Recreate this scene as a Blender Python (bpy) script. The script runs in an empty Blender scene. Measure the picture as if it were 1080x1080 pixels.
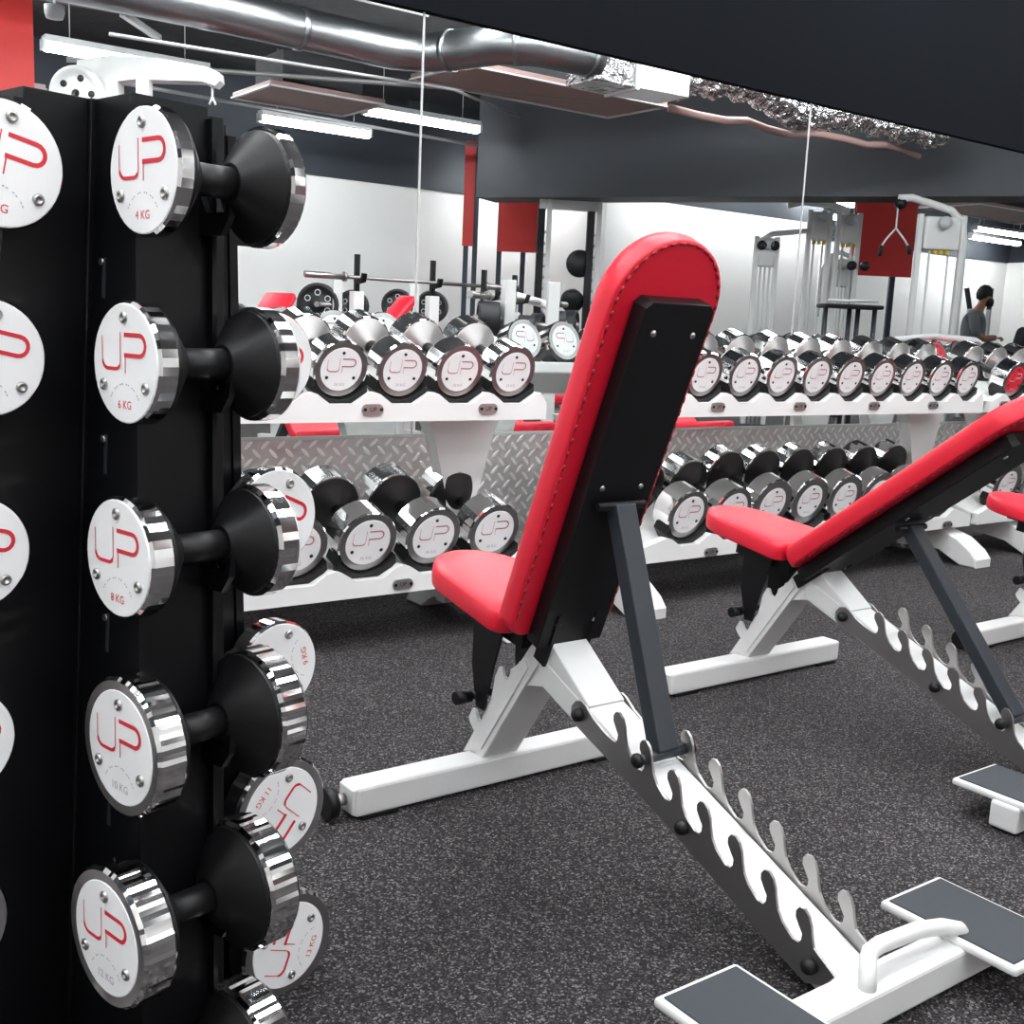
import bpy, bmesh, math, random
from mathutils import Vector, Matrix
random.seed(7)
SC = bpy.context.scene
COL = SC.collection
PI = math.pi

# ------------------------------------------------------------------ materials
def new_mat(name, base, rough=0.5, metal=0.0, spec=0.5, coat=0.0, emit=None, estr=0.0):
    m = bpy.data.materials.new(name); m.use_nodes = True
    b = m.node_tree.nodes['Principled BSDF']
    b.inputs['Base Color'].default_value = (*base, 1)
    b.inputs['Roughness'].default_value = rough
    b.inputs['Metallic'].default_value = metal
    b.inputs['Specular IOR Level'].default_value = spec
    b.inputs['Coat Weight'].default_value = coat
    if emit:
        b.inputs['Emission Color'].default_value = (*emit, 1)
        b.inputs['Emission Strength'].default_value = estr
    return m

def noise_bump(m, scale=200, strength=0.1, dist=0.001, detail=3, rough_var=0.0):
    nt = m.node_tree; b = nt.nodes['Principled BSDF']
    tc = nt.nodes.new('ShaderNodeTexCoord'); n = nt.nodes.new('ShaderNodeTexNoise')
    n.inputs['Scale'].default_value = scale; n.inputs['Detail'].default_value = detail
    nt.links.new(tc.outputs['Object'], n.inputs['Vector'])
    bp = nt.nodes.new('ShaderNodeBump'); bp.inputs['Strength'].default_value = strength; bp.inputs['Distance'].default_value = dist
    nt.links.new(n.outputs['Fac'], bp.inputs['Height']); nt.links.new(bp.outputs['Normal'], b.inputs['Normal'])
    return m

M = {}
M['white'] = noise_bump(new_mat('white_powder_coat', (0.70, 0.70, 0.69), 0.35), 400, 0.05, 0.0005)
M['chrome'] = new_mat('chrome', (0.86, 0.85, 0.84), 0.07, 1.0)
M['satin'] = noise_bump(new_mat('brushed_steel', (0.42, 0.41, 0.40), 0.34, 1.0), 300, 0.06, 0.0005)
M['red'] = noise_bump(new_mat('red_vinyl', (0.70, 0.010, 0.032), 0.40, 0, 0.5), 350, 0.12, 0.0008)
M['redstitch'] = new_mat('dark_red_seam', (0.33, 0.006, 0.014), 0.6)
M['black'] = noise_bump(new_mat('black_powder_coat', (0.004, 0.004, 0.005), 0.45, 0, 0.3), 500, 0.08, 0.0005)
M['tower'] = noise_bump(new_mat('black_tower_paint', (0.0022, 0.0025, 0.0032), 0.42, 0, 0.22), 300, 0.03, 0.0005)
M['rubber'] = noise_bump(new_mat('black_rubber', (0.006, 0.006, 0.0065), 0.42, 0, 0.35), 300, 0.08, 0.0005)
M['grey'] = noise_bump(new_mat('slate_grey_metal', (0.022, 0.027, 0.034), 0.42), 400, 0.05, 0.0005)
M['grip'] = noise_bump(new_mat('slate_grip_tape', (0.034, 0.040, 0.047), 0.75), 900, 0.5, 0.001)
M['sticker'] = new_mat('white_face', (0.84, 0.84, 0.84), 0.30)
M['logo'] = new_mat('red_print', (0.62, 0.015, 0.03), 0.45)
M['logofaint'] = new_mat('faint_red_print', (0.42, 0.13, 0.15), 0.45)
M['logogrey'] = new_mat('grey_print', (0.42, 0.40, 0.41), 0.45)
M['redface'] = new_mat('red_face', (0.70, 0.02, 0.04), 0.35)
M['mirror'] = new_mat('mirror_glass', (0.90, 0.92, 0.92), 0.0, 1.0)
M['joint'] = new_mat('mirror_joint', (0.36, 0.36, 0.36), 0.4)
M['blackwall'] = noise_bump(new_mat('black_wall_paint', (0.0040, 0.0047, 0.0063), 0.8, 0, 0.03), 60, 0.05, 0.001)
M['whitewall'] = noise_bump(new_mat('white_wall_paint', (0.88, 0.87, 0.85), 0.7), 40, 0.05, 0.001)
M['darkwall'] = noise_bump(new_mat('dark_blue_wall_paint', (0.022, 0.028, 0.038), 0.6), 40, 0.05, 0.001)
M['beam'] = noise_bump(new_mat('dark_bulkhead_paint', (0.035, 0.039, 0.046), 0.55), 30, 0.1, 0.002)
M['ceil'] = noise_bump(new_mat('dark_soffit', (0.020, 0.021, 0.024), 0.8), 8, 0.4, 0.02)
M['duct'] = noise_bump(new_mat('galvanised_duct', (0.27, 0.28, 0.29), 0.36, 1.0), 25, 0.25, 0.01)
M['duct2'] = noise_bump(new_mat('bright_duct_wrap', (0.85, 0.86, 0.86), 0.35, 0.6), 12, 0.2, 0.01)
M['foil'] = noise_bump(new_mat('crumpled_foil', (0.72, 0.72, 0.72), 0.22, 1.0), 14, 1.0, 0.06)
M['panelpink'] = new_mat('dusty_pink_panel', (0.32, 0.20, 0.18), 0.6)
M['pipe'] = new_mat('pale_pipe', (0.40, 0.40, 0.40), 0.4, 0.5)
M['lamp'] = new_mat('lit_tube', (1, 1, 1), 0.5, emit=(0.95, 0.98, 1.0), estr=32.0)
M['redpaint'] = new_mat('red_board_paint', (0.68, 0.035, 0.030), 0.5)
M['bluepost'] = new_mat('dark_blue_post', (0.018, 0.032, 0.055), 0.4)
M['iron'] = noise_bump(new_mat('cast_iron', (0.012, 0.013, 0.015), 0.5), 200, 0.2, 0.001)
M['pale'] = new_mat('pale_grey_metal', (0.60, 0.61, 0.62), 0.4)
M['yellow'] = new_mat('yellow_cap', (0.55, 0.42, 0.02), 0.5)
M['skin'] = new_mat('skin', (0.32, 0.16, 0.10), 0.55)
M['hoodie'] = noise_bump(new_mat('grey_marl_cloth', (0.16, 0.17, 0.18), 0.9), 120, 0.4, 0.004)
M['trousers'] = new_mat('pale_grey_cloth', (0.26, 0.29, 0.33), 0.9)
M['hair'] = new_mat('dark_hair', (0.012, 0.011, 0.012), 0.7)
M['darkcloth'] = new_mat('dark_clothes', (0.013, 0.014, 0.016), 0.9)
M['badge'] = new_mat('badge_metal', (0.40, 0.39, 0.38), 0.35, 0.9)

# rubber floor with pale flecks
def floor_mat():
    m = new_mat('flecked_rubber_floor', (0.05, 0.05, 0.05), 0.72, 0, 0.2)
    nt = m.node_tree; b = nt.nodes['Principled BSDF']; L = nt.links.new
    tc = nt.nodes.new('ShaderNodeTexCoord')
    n1 = nt.nodes.new('ShaderNodeTexNoise'); n1.inputs['Scale'].default_value = 150; n1.inputs['Detail'].default_value = 3
    n1.inputs['Roughness'].default_value = 0.7
    vo = nt.nodes.new('ShaderNodeTexVoronoi'); vo.inputs['Scale'].default_value = 330
    dv = nt.nodes.new('ShaderNodeVectorMath'); dv.operation = 'MULTIPLY_ADD'; dv.inputs[1].default_value = (.006, .006, .006)
    L(n1.outputs['Color'], dv.inputs[0]); L(tc.outputs['Object'], dv.inputs[2]); L(dv.outputs[0], vo.inputs['Vector'])
    sx = nt.nodes.new('ShaderNodeSeparateXYZ'); L(vo.outputs['Color'], sx.inputs[0])
    r1 = nt.nodes.new('ShaderNodeValToRGB')
    r1.color_ramp.elements[0].position = 0.30; r1.color_ramp.elements[0].color = (0.006, 0.0055, 0.006, 1)
    r1.color_ramp.elements[1].position = 1.0; r1.color_ramp.elements[1].color = (0.22, 0.20, 0.20, 1)
    e = r1.color_ramp.elements.new(0.68); e.color = (0.030, 0.027, 0.029, 1)
    e = r1.color_ramp.elements.new(0.86); e.color = (0.085, 0.076, 0.078, 1)
    n2 = nt.nodes.new('ShaderNodeTexNoise'); n2.inputs['Scale'].default_value = 1.2; n2.inputs['Detail'].default_value = 3
    r2 = nt.nodes.new('ShaderNodeMapRange'); r2.inputs[1].default_value = 0.35; r2.inputs[2].default_value = 0.7
    r2.inputs[3].default_value = 0.85; r2.inputs[4].default_value = 1.2
    mul = nt.nodes.new('ShaderNodeVectorMath'); mul.operation = 'SCALE'
    L(tc.outputs['Object'], n1.inputs['Vector']); L(tc.outputs['Object'], n2.inputs['Vector'])
    L(sx.outputs[0], r1.inputs['Fac']); L(n2.outputs['Fac'], r2.inputs[0])
    L(r1.outputs['Color'], mul.inputs[0]); L(r2.outputs[0], mul.inputs['Scale'])
    L(mul.outputs[0], b.inputs['Base Color'])
    bp = nt.nodes.new('ShaderNodeBump'); bp.inputs['Strength'].default_value = 0.35; bp.inputs['Distance'].default_value = 0.001
    L(n1.outputs['Fac'], bp.inputs['Height']); L(bp.outputs['Normal'], b.inputs['Normal'])
    return m
M['floor'] = floor_mat()

# five-bar / diamond tread plate on a wall in the X-Z plane
def tread_mat():
    m = new_mat('aluminium_tread_plate', (0.62, 0.61, 0.60), 0.42, 0.85)
    nt = m.node_tree; b = nt.nodes['Principled BSDF']; L = nt.links.new
    tc = nt.nodes.new('ShaderNodeTexCoord'); sp = nt.nodes.new('ShaderNodeSeparateXYZ'); L(tc.outputs['Object'], sp.inputs[0])
    def mt(op, a, b_=None, c=None):
        n = nt.nodes.new('ShaderNodeMath'); n.operation = op
        for i, v in enumerate((a, b_, c)):
            if v is None: continue
            if isinstance(v, (int, float)): n.inputs[i].default_value = v
            else: L(v, n.inputs[i])
        return n.outputs[0]
    p = 0.040
    s = mt('DIVIDE', mt('ADD', sp.outputs[0], sp.outputs[2]), p * 1.414)
    t = mt('DIVIDE', mt('SUBTRACT', sp.outputs[0], sp.outputs[2]), p * 1.414)
    par = mt('MODULO', mt('ABSOLUTE', mt('ADD', mt('FLOOR', s), mt('FLOOR', t))), 2.0)
    fs = mt('SUBTRACT', mt('FRACT', s), 0.5); ft = mt('SUBTRACT', mt('FRACT', t), 0.5)
    def ell(u, v):
        return mt('ADD', mt('POWER', mt('DIVIDE', u, 0.56), 2.0), mt('POWER', mt('DIVIDE', v, 0.17), 2.0))
    e1 = ell(mt('ABSOLUTE', fs), mt('ABSOLUTE', ft)); e2 = ell(mt('ABSOLUTE', ft), mt('ABSOLUTE', fs))
    mix = mt('ADD', mt('MULTIPLY', e1, par), mt('MULTIPLY', e2, mt('SUBTRACT', 1.0, par)))
    h = nt.nodes.new('ShaderNodeMapRange'); h.inputs[1].default_value = 1.1; h.inputs[2].default_value = 0.6
    L(mix, h.inputs[0])
    bp = nt.nodes.new('ShaderNodeBump'); bp.inputs['Strength'].default_value = 0.55; bp.inputs['Distance'].default_value = 0.003
    L(h.outputs[0], bp.inputs['Height']); L(bp.outputs['Normal'], b.inputs['Normal'])
    cm = nt.nodes.new('ShaderNodeMixRGB'); cm.inputs[1].default_value = (0.52, 0.51, 0.50, 1); cm.inputs[2].default_value = (0.80, 0.79, 0.78, 1)
    L(h.outputs[0], cm.inputs[0]); L(cm.outputs[0], b.inputs['Base Color'])
    return m
M['tread'] = tread_mat()

# ------------------------------------------------------------------ mesh builder
class MB:
    def __init__(s):
        s.bm = bmesh.new(); s.mats = []
    def mi(s, mat):
        m = M[mat]
        if m not in s.mats: s.mats.append(m)
        return s.mats.index(m)
    def _fin(s, verts, mat, mtx=None, smooth=False):
        if mtx is not None: bmesh.ops.transform(s.bm, matrix=mtx, verts=verts)
        k = s.mi(mat); fs = set()
        for v in verts:
            for f in v.link_faces: fs.add(f)
        for f in fs: f.material_index = k; f.smooth = smooth
        return list(fs)
    def box(s, lo, hi, mat, mtx=None, bevel=0.0, seg=2, smooth=False):
        t = bmesh.new()
        bmesh.ops.create_cube(t, size=1)
        for v in t.verts:
            v.co = Vector([lo[i] + (v.co[i] + .5) * (hi[i] - lo[i]) for i in range(3)])
        if bevel > 0:
            bmesh.ops.bevel(t, geom=list(t.edges), offset=bevel, segments=seg, affect='EDGES', profile=0.5)
        s.merge(t, mat, mtx, smooth)
    def merge(s, t, mat, mtx=None, smooth=False):
        bmesh.ops.recalc_face_normals(t, faces=list(t.faces))
        mp = {}
        for v in t.verts: mp[v] = s.bm.verts.new((mtx @ v.co) if mtx is not None else v.co)
        k = s.mi(mat)
        for f in t.faces:
            try:
                g = s.bm.faces.new([mp[v] for v in f.verts]); g.material_index = k; g.smooth = smooth
            except ValueError: pass
        t.free()
    def prism(s, pts, a, b, mat, axis='x', mtx=None, bevel=0.0, smooth=False):
        """pts 2-D outline; axis = extrusion axis. x: pts=(y,z); y: pts=(x,z); z: pts=(x,y)"""
        t = bmesh.new()
        def P(p, d):
            return {'x': (d, p[0], p[1]), 'y': (p[0], d, p[1]), 'z': (p[0], p[1], d)}[axis]
        A = [t.verts.new(P(p, a)) for p in pts]; B = [t.verts.new(P(p, b)) for p in pts]
        t.faces.new(A); t.faces.new(B[::-1]); n = len(pts)
        for i in range(n): t.faces.new([A[i], B[i], B[(i + 1) % n], A[(i + 1) % n]])
        if bevel > 0:
            es = [e for e in t.edges if (e.verts[0] in A) == (e.verts[1] in A)]
            bmesh.ops.bevel(t, geom=es, offset=bevel, segments=2, affect='EDGES', profile=0.5)
        s.merge(t, mat, mtx, smooth)
    def lathe(s, prof, mat, n=32, mtx=None, smooth=True, mod=None):
        """profile (r, h) about +Z; mod(i, r, h) may change the radius."""
        t = bmesh.new(); rings = []
        for (r, h) in prof:
            if r < 1e-6: rings.append([t.verts.new((0, 0, h))])
            else:
                rings.append([t.verts.new(((mod(i, r, h) if mod else r) * math.cos(2 * PI * i / n), (mod(i, r, h) if mod else r) * math.sin(2 * PI * i / n), h)) for i in range(n)])
        for a, b in zip(rings[:-1], rings[1:]):
            for i in range(n):
                j = (i + 1) % n
                if len(a) == 1 and len(b) == 1: continue
                if len(a) == 1: t.faces.new([a[0], b[i], b[j]])
                elif len(b) == 1: t.faces.new([a[i], a[j], b[0]])
                else: t.faces.new([a[i], a[j], b[j], b[i]])
        s.merge(t, mat, mtx, smooth)
    def cyl(s, p0, p1, r, mat, n=16, r2=None, smooth=True):
        p0 = Vector(p0); p1 = Vector(p1); d = p1 - p0; q = d.to_track_quat('Z', 'Y').to_matrix().to_4x4()
        mt = Matrix.Translation(p0) @ q; h = d.length; r2 = r if r2 is None else r2
        t = bmesh.new()
        A = [t.verts.new((r * math.cos(2 * PI * i / n), r * math.sin(2 * PI * i / n), 0)) for i in range(n)]
        B = [t.verts.new((r2 * math.cos(2 * PI * i / n), r2 * math.sin(2 * PI * i / n), h)) for i in range(n)]
        t.faces.new(A[::-1]); t.faces.new(B)
        side = [t.faces.new([A[i], A[(i + 1) % n], B[(i + 1) % n], B[i]]) for i in range(n)]
        k = s.mi(mat); mp = {v: s.bm.verts.new(mt @ v.co) for v in t.verts}
        for f in t.faces:
            g = s.bm.faces.new([mp[v] for v in f.verts]); g.material_index = k; g.smooth = smooth and len(f.verts) == 4
        t.free()
    def tube(s, pts, r, mat, n=10, smooth=True, closed=False):
        pts = [Vector(p) for p in pts]; t = bmesh.new(); rings = []
        up = None
        for i, p in enumerate(pts):
            if i == 0: d = pts[1] - p
            elif i == len(pts) - 1: d = p - pts[i - 1]
            else: d = (pts[i + 1] - p).normalized() + (p - pts[i - 1]).normalized()
            d.normalize()
            if up is None:
                up = Vector((0, 0, 1)) if abs(d.z) < 0.9 else Vector((1, 0, 0))
            x = d.cross(up).normalized(); up = x.cross(d).normalized()
            rr = r[i] if isinstance(r, (list, tuple)) else r
            rings.append([t.verts.new(p + rr * (math.cos(2 * PI * k / n) * x + math.sin(2 * PI * k / n) * up)) for k in range(n)])
        for a, b in zip(rings[:-1], rings[1:]):
            for k in range(n): t.faces.new([a[k], a[(k + 1) % n], b[(k + 1) % n], b[k]])
        t.faces.new(rings[0][::-1]); t.faces.new(rings[-1])
        s.merge(t, mat, None, smooth)
    def bar(s, p0, p1, w, h, mat, side=(1, 0, 0), bevel=0.0):
        """rectangular bar from p0 to p1; w along `side`, h perpendicular."""
        p0 = Vector(p0); p1 = Vector(p1); z = (p1 - p0); L_ = z.length; z.normalize()
        x = Vector(side); x = (x - z * x.dot(z)).normalized(); y = z.cross(x)
        mt = Matrix.Translation(p0) @ Matrix((x, y, z)).transposed().to_4x4()
        s.box((-w / 2, -h / 2, 0), (w / 2, h / 2, L_), mat, mt, bevel)
    def build(s, name, parent=None, loc=None):
        me = bpy.data.meshes.new(name); s.bm.to_mesh(me); s.bm.free()
        for m in s.mats: me.materials.append(m)
        o = bpy.data.objects.new(name, me); COL.objects.link(o)
        if parent: o.parent = parent
        if loc: o.location = loc
        return o

def tag(o, label=None, cat=None, group=None, kind=None):
    if label: o['label'] = label
    if cat: o['category'] = cat
    if group: o['group'] = group
    if kind: o['kind'] = kind
    return o
def thing(name, label, cat, loc=(0, 0, 0), rz=0.0, group=None):
    o = bpy.data.objects.new(name, None); COL.objects.link(o)
    o.location = loc; o.rotation_euler = (0, 0, rz); o.empty_display_size = 0.05
    return tag(o, label, cat, group)
def copy_tree(o, parent=None):
    c = o.copy(); COL.objects.link(c)
    if parent: c.parent = parent; c.matrix_parent_inverse = o.matrix_parent_inverse.copy()
    for ch in o.children: copy_tree(ch, c)
    return c

def text_mesh(body, size):
    cu = bpy.data.curves.new('t', 'FONT'); cu.body = body; cu.size = size; cu.align_x = 'CENTER'; cu.align_y = 'CENTER'
    cu.resolution_u = 3
    ob = bpy.data.objects.new('t', cu); COL.objects.link(ob)
    dg = bpy.context.evaluated_depsgraph_get(); me = bpy.data.meshes.new_from_object(ob.evaluated_get(dg))
    vs = [v.co.copy() for v in me.vertices]; fs = [list(p.vertices) for p in me.polygons]
    bpy.data.objects.remove(ob); bpy.data.curves.remove(cu); bpy.data.meshes.remove(me)
    return vs, fs
TXT = {}
def add_text(mb, body, size, mat, mtx):
    key = (body, size)
    if key not in TXT: TXT[key] = text_mesh(body, size)
    vs, fs = TXT[key]; k = mb.mi(mat)
    nv = [mb.bm.verts.new(mtx @ v) for v in vs]
    for f in fs:
        try: g = mb.bm.faces.new([nv[i] for i in f]); g.material_index = k
        except ValueError: pass

def ribbon(mb, pts, w, mat, mtx, z=0.0):
    """flat stroke along a 2-D polyline; w is one width or one per segment end"""
    k = mb.mi(mat); L_ = []; R_ = []
    for i, p in enumerate(pts):
        p = Vector(p)
        a = Vector(pts[max(i - 1, 0)]); b = Vector(pts[min(i + 1, len(pts) - 1)]); d = (b - a).normalized(); nn = Vector((-d.y, d.x))
        ww = w[i] if isinstance(w, (list, tuple)) else w
        L_.append(mb.bm.verts.new(mtx @ Vector((p.x + nn.x * ww / 2, p.y + nn.y * ww / 2, z))))
        R_.append(mb.bm.verts.new(mtx @ Vector((p.x - nn.x * ww / 2, p.y - nn.y * ww / 2, z))))
    for i in range(len(pts) - 1):
        g = mb.bm.faces.new([R_[i], R_[i + 1], L_[i + 1], L_[i]]); g.material_index = k

def up_logo(mb, R, mtx, mat='logo', w=0.062):
    # U then P, unit disc coordinates
    U = [(-.70, .44), (-.70, .06)] + [(-.70 + .17 * (1 - math.cos(a)), .06 - .16 * math.sin(a)) for a in (0.4, .8, 1.2, 1.57)] + \
        [(-.26 + .14 * math.sin(a), -.10 + .14 * (1 - math.cos(a))) for a in (0.0, .4, .8, 1.2, 1.57)] + [(-.12, .52)]
    wu = [w * .35 if (abs(p[0] + .70) < .01 or abs(p[0] + .12) < .01) else w for p in U]
    ribbon(mb, [(x * R, y * R) for x, y in U], [a * R for a in wu], mat, mtx)
    ribbon(mb, [(.03 * R, -.16 * R), (.03 * R, .12 * R)], w * .4 * R, mat, mtx)
    Q = [(.0, .48), (.48, .48)] + [(.48 + .17 * math.sin(a), .31 + .17 * math.cos(a)) for a in [PI * i / 8 for i in range(1, 8)]] + [(.48, .14), (.0, .14)]
    ribbon(mb, [(x * R, y * R) for x, y in Q], w * 1.2 * R, mat, mtx)

# ------------------------------------------------------------------ dumbbells
# local frame: handle along Y, front face at y = 0 looking to -Y, centre at origin of face, up = +Z
FR = Matrix(((1, 0, 0, 0), (0, 0, -1, 0), (0, 1, 0, 0), (0, 0, 0, 1)))          # disc plane (x,y) -> (x,z), normal -> -Y
def face_mtx(front, roll, L_):
    if front: return Matrix.Rotation(roll, 4, 'Y') @ FR
    return Matrix.Translation((0, L_, 0)) @ Matrix.Rotation(PI, 4, 'Z') @ Matrix.Rotation(-roll, 4, 'Y') @ FR
def dumbbell(label, R=0.066, L_=0.19, th=0.024, cone=0.035, hr=0.0175, faceR=None, kg='4 KG', roll=0.0, flutes=22, depthf=0.02,
             detail=True, sleeve='rubber', group=None, facemat='sticker', cone_r=0.92, name='dumbbell', logomat='logo', kgmat='logo'):
    faceR = faceR or R * 0.955
    t = thing(name, label, 'dumbbell', group=group)
    h = MB(); h.cyl((0, th + cone * .8, 0), (0, L_ - th - cone * .8, 0), hr, 'rubber', 18)
    h.build('handle', t)
    for front in (True, False):
        F = face_mtx(front, roll, L_)       # local +z points outwards
        m = MB()
        n = flutes * 2 if depthf < .03 else flutes * 4
        def mod(i, r, hh):
            if r < R * .93 or depthf < .03: return r
            return r * (1 - depthf * (0, .35, .35, .0)[i % 4] * .8)
        bev = min(.004, th * .15)
        prof = [(faceR + .0005, 0), (R - bev, 0), (R, -bev), (R, -th + bev), (R - bev, -th), (R * cone_r, -th)]
        m.lathe(prof, 'chrome', n, F, False, mod)
        if faceR < R * .93:
            m.lathe([(faceR, 0), (R - bev, .0006)], 'satin', 40, F)
        head = m.build('head', t)
        c = MB(); c.lathe([(R * cone_r, -th), (R * cone_r, -th - .004)], sleeve, 40, F, True); c.lathe([(R * cone_r, -th - .004), (hr * 1.25, -th - cone)], sleeve, 40, F, True); c.lathe([(hr * 1.25, -th - cone), (0.0, -th - cone)], sleeve, 40, F, False)
        c.build('sleeve', t)
        fp = MB()
        fp.lathe([(0, .0009), (faceR * .985, .0009), (faceR, 0), (faceR, -.003)], facemat, 40, F, False)
        FT = F @ Matrix.Translation((0, 0, .0014))
        up_logo(fp, faceR, FT, logomat, .062 if detail else .048)
        if kg: add_text(fp, kg, faceR * .20, kgmat, F @ Matrix.Translation((0, -faceR * .70, .0014)))
        if detail:      # faint illegible arc of small grey print
            for q in range(-8, 9):
                if q % 3 == 0: continue
                a0 = math.radians(-90 + q * 7.0 - 2.2); a1 = math.radians(-90 + q * 7.0 + 2.2); yo = .06
                ribbon(fp, [(.52 * faceR * math.cos(a_), (-.86 - .52 * math.sin(a_) + .0) * faceR) for a_ in (a0, a1)], .022 * faceR, 'logogrey', FT)
        face = fp.build('face_plate', t)
        br = faceR * (.10 if detail else .075)
        for k in range(3):
            a = PI / 2 + k * 2 * PI / 3
            b = MB()
            bm_ = F @ Matrix.Translation((faceR * .76 * math.cos(a), faceR * .76 * math.sin(a), 0.0008))
            if detail:
                b.lathe([(br, 0), (br, .0022), (br * .72, .0034), (br * .5, .0034), (br * .42, .001), (0, .001)], 'satin', 16, bm_)
            else:
                b.lathe([(br, 0), (br, .0015), (0, .0018)], 'rubber', 8, bm_)
            b.build('bolt', face)
    return t

def place(t, loc, rz=0.0, rx=0.0):
    t.location = loc; t.rotation_euler = (rx, 0, rz)
    return t

# ------------------------------------------------------------------ room
YM = 3.35
X0, X1, Y0, ZC = -3.0, 21.0, -5.85, 3.6
def struct(name, mb): return tag(mb.build(name), kind='structure')
m = MB(); m.box((X0, Y0, -0.1), (X1, YM, 0), 'floor'); struct('floor', m)
m = MB(); m.box((X0, Y0, ZC), (X1, YM, ZC + .1), 'ceil'); struct('ceiling', m)
m = MB(); m.box((X0, YM + .015, 0), (X1, YM + .15, ZC), 'blackwall')
m.box((X0, YM - .02, 1.95), (X1, YM + .02, ZC), 'blackwall'); struct('wall_back', m)
m = MB(); m.box((X0, Y0 - .1, 0), (X1, Y0, 2.6), 'whitewall'); m.box((X0, Y0 - .1, 2.6), (X1, Y0 + .04, ZC), 'darkwall'); struct('wall_front', m)
m = MB(); m.box((9.3, Y0, 0), (13.4, -4.25, 2.6), 'whitewall'); m.box((9.3, Y0, 2.6), (13.4, -4.25, ZC), 'darkwall'); struct('wall_partition', m)
m = MB(); m.box((X0 - .1, Y0, 0), (X0, YM, 2.6), 'whitewall'); m.box((X0 - .1, Y0, 2.6), (X0, YM, ZC), 'darkwall'); struct('wall_left', m)
m = MB(); m.box((X1, Y0, 0), (X1 + .1, YM, 2.6), 'whitewall'); m.box((X1, Y0, 2.6), (X1 + .1, YM, ZC), 'darkwall'); struct('wall_right', m)
m = MB(); m.box((X0, YM - .004, 0.0), (X1, YM + .015, .56), 'tread'); struct('baseboard_back', m)
joints = [-1.86, 0.078, 2.016, 3.958, 5.90, 7.84, 9.78]
lab = ['mirror panel hidden at the far left behind the tower', 'mirror panel behind the dumbbell tower, left of the first joint strip', 'middle mirror panel between the two visible joint strips', 'mirror panel right of the second joint strip']
for i in range(len(joints) - 1):
    m = MB(); m.box((joints[i] + .003, YM - .002, .562), (joints[i + 1] - .003, YM + .012, 1.948), 'mirror')
    struct('window_%d' % (i + 1), m) if False else struct('wall_back_mirror' if i == 0 else 'wall_back_mirror', m)
for i, x in enumerate(joints):
    m = MB(); m.box((x - .0035, YM - .004, .56), (x + .0035, YM + .01, 1.95), 'joint'); struct('trim_%d' % (i + 1), m)
m = MB(); m.box((X0, YM - .006, .552), (X1, YM + .012, .564), 'joint'); struct('trim_20', m)

# overhead black bulkhead beam seen in the mirror
bm0 = Vector((6.97, -3.68, 0)); bm1 = Vector((11.15, 3.3, 0)); d = (bm1 - bm0).normalized(); nrm = Vector((d.y, -d.x, 0))
m = MB()
m.prism([(bm0.x, bm0.y), (bm1.x, bm1.y), ((bm1 + nrm * .5).x, (bm1 + nrm * .5).y), ((bm0 + nrm * .5).x, (bm0 + nrm * .5).y)], 2.3, ZC, 'beam', 'z')
struct('trim_30', m)

# ------------------------------------------------------------------ ceiling lamps (lit tubes in slim fittings)
def lamp(x, y, z, L_, label, rz=0.0):
    t = thing('ceiling_tube_lamp', label, 'lamp', (x, y, z), rz)
    m = MB(); m.box((-L_ / 2, -.06, .03), (L_ / 2, .06, .08), 'pale', None, .006)
    m.box((-L_ / 2 - .015, -.05, -.03), (-L_ / 2 + .01, .05, .05), 'pale'); m.box((L_ / 2 - .01, -.05, -.03), (L_ / 2 + .015, .05, .05), 'pale')
    m.build('fitting', t)
    m = MB(); m.prism([(.045 * math.cos(a), -.005 + .035 * math.sin(a)) for a in [PI + PI * i / 8 for i in range(9)]] + [(.045, .03), (-.045, .03)], -L_ / 2 + .012, L_ / 2 - .012, 'lamp', 'x')
    m.build('tube', t)
    m = MB()
    for s in (-1, 1): m.cyl((s * L_ * .35, 0, .08), (s * L_ * .35, 0, ZC - z), .004, 'pale', 6)
    m.build('suspension_rod', t)
    return t
lamp(5.42, -4.41, 2.9, 1.25, 'lit ceiling tube reflected in the mirror, lower one left of the first joint strip')
lamp(5.98, -3.19, 2.9, 1.3, 'lit ceiling tube reflected across the first mirror joint strip')
lamp(2.98, -2.78, 2.9, 1.3, 'lit ceiling tube reflected beside the red column at the top left')
lamp(13.4, -4.03, 2.9, 1.2, 'lit ceiling tube reflected left of the big red board, upper one')
lamp(15.0, -5.3, 2.9, 1.4, 'lit ceiling tube reflected left of the big red board, lower one')
lamp(18.3, -4.4, 2.9, 1.6, 'lit ceiling tube reflected right of the white pulley tower, upper one')
lamp(19.6, -5.3, 2.9, 1.6, 'lit ceiling tube reflected right of the white pulley tower, lower one')
k = 0
for y in (.35, 1.55, 2.55):
    for x in (-1.8, .3, 2.4, 4.5, 6.6):
        lamp(x, y, 3.05, 1.5, 'lit ceiling tube above the bench and rack area, out of the picture')['group'] = 'ceiling tubes above the rack area'
for x in (8.8, 12.5, 15.5):
    lamp(x, 1.9 if x > 12 else 2.4, 3.05, 1.5, 'lit ceiling tube over the far end of the gym')['group'] = 'ceiling tubes over the far end'
for x, y in ((.6, -4.9), (2.2, -4.9), (8.8, -5.2), (10.2, -3.5)): lamp(x, y, 2.9, 1.3, 'added ceiling tube brightening the far wall, hidden behind the tower or bulkhead')['group'] = 'added ceiling tubes hidden near the far wall'  # unseen tubes put in to brighten the white far wall
for x in (-1.0, 1.2, 12.0): lamp(x, -1.4 if x < 9 else -3.6, 3.05, 1.5, 'lit ceiling tube above the machines, hidden behind ducts')['group'] = 'ceiling tubes hidden by the ducts'

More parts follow.
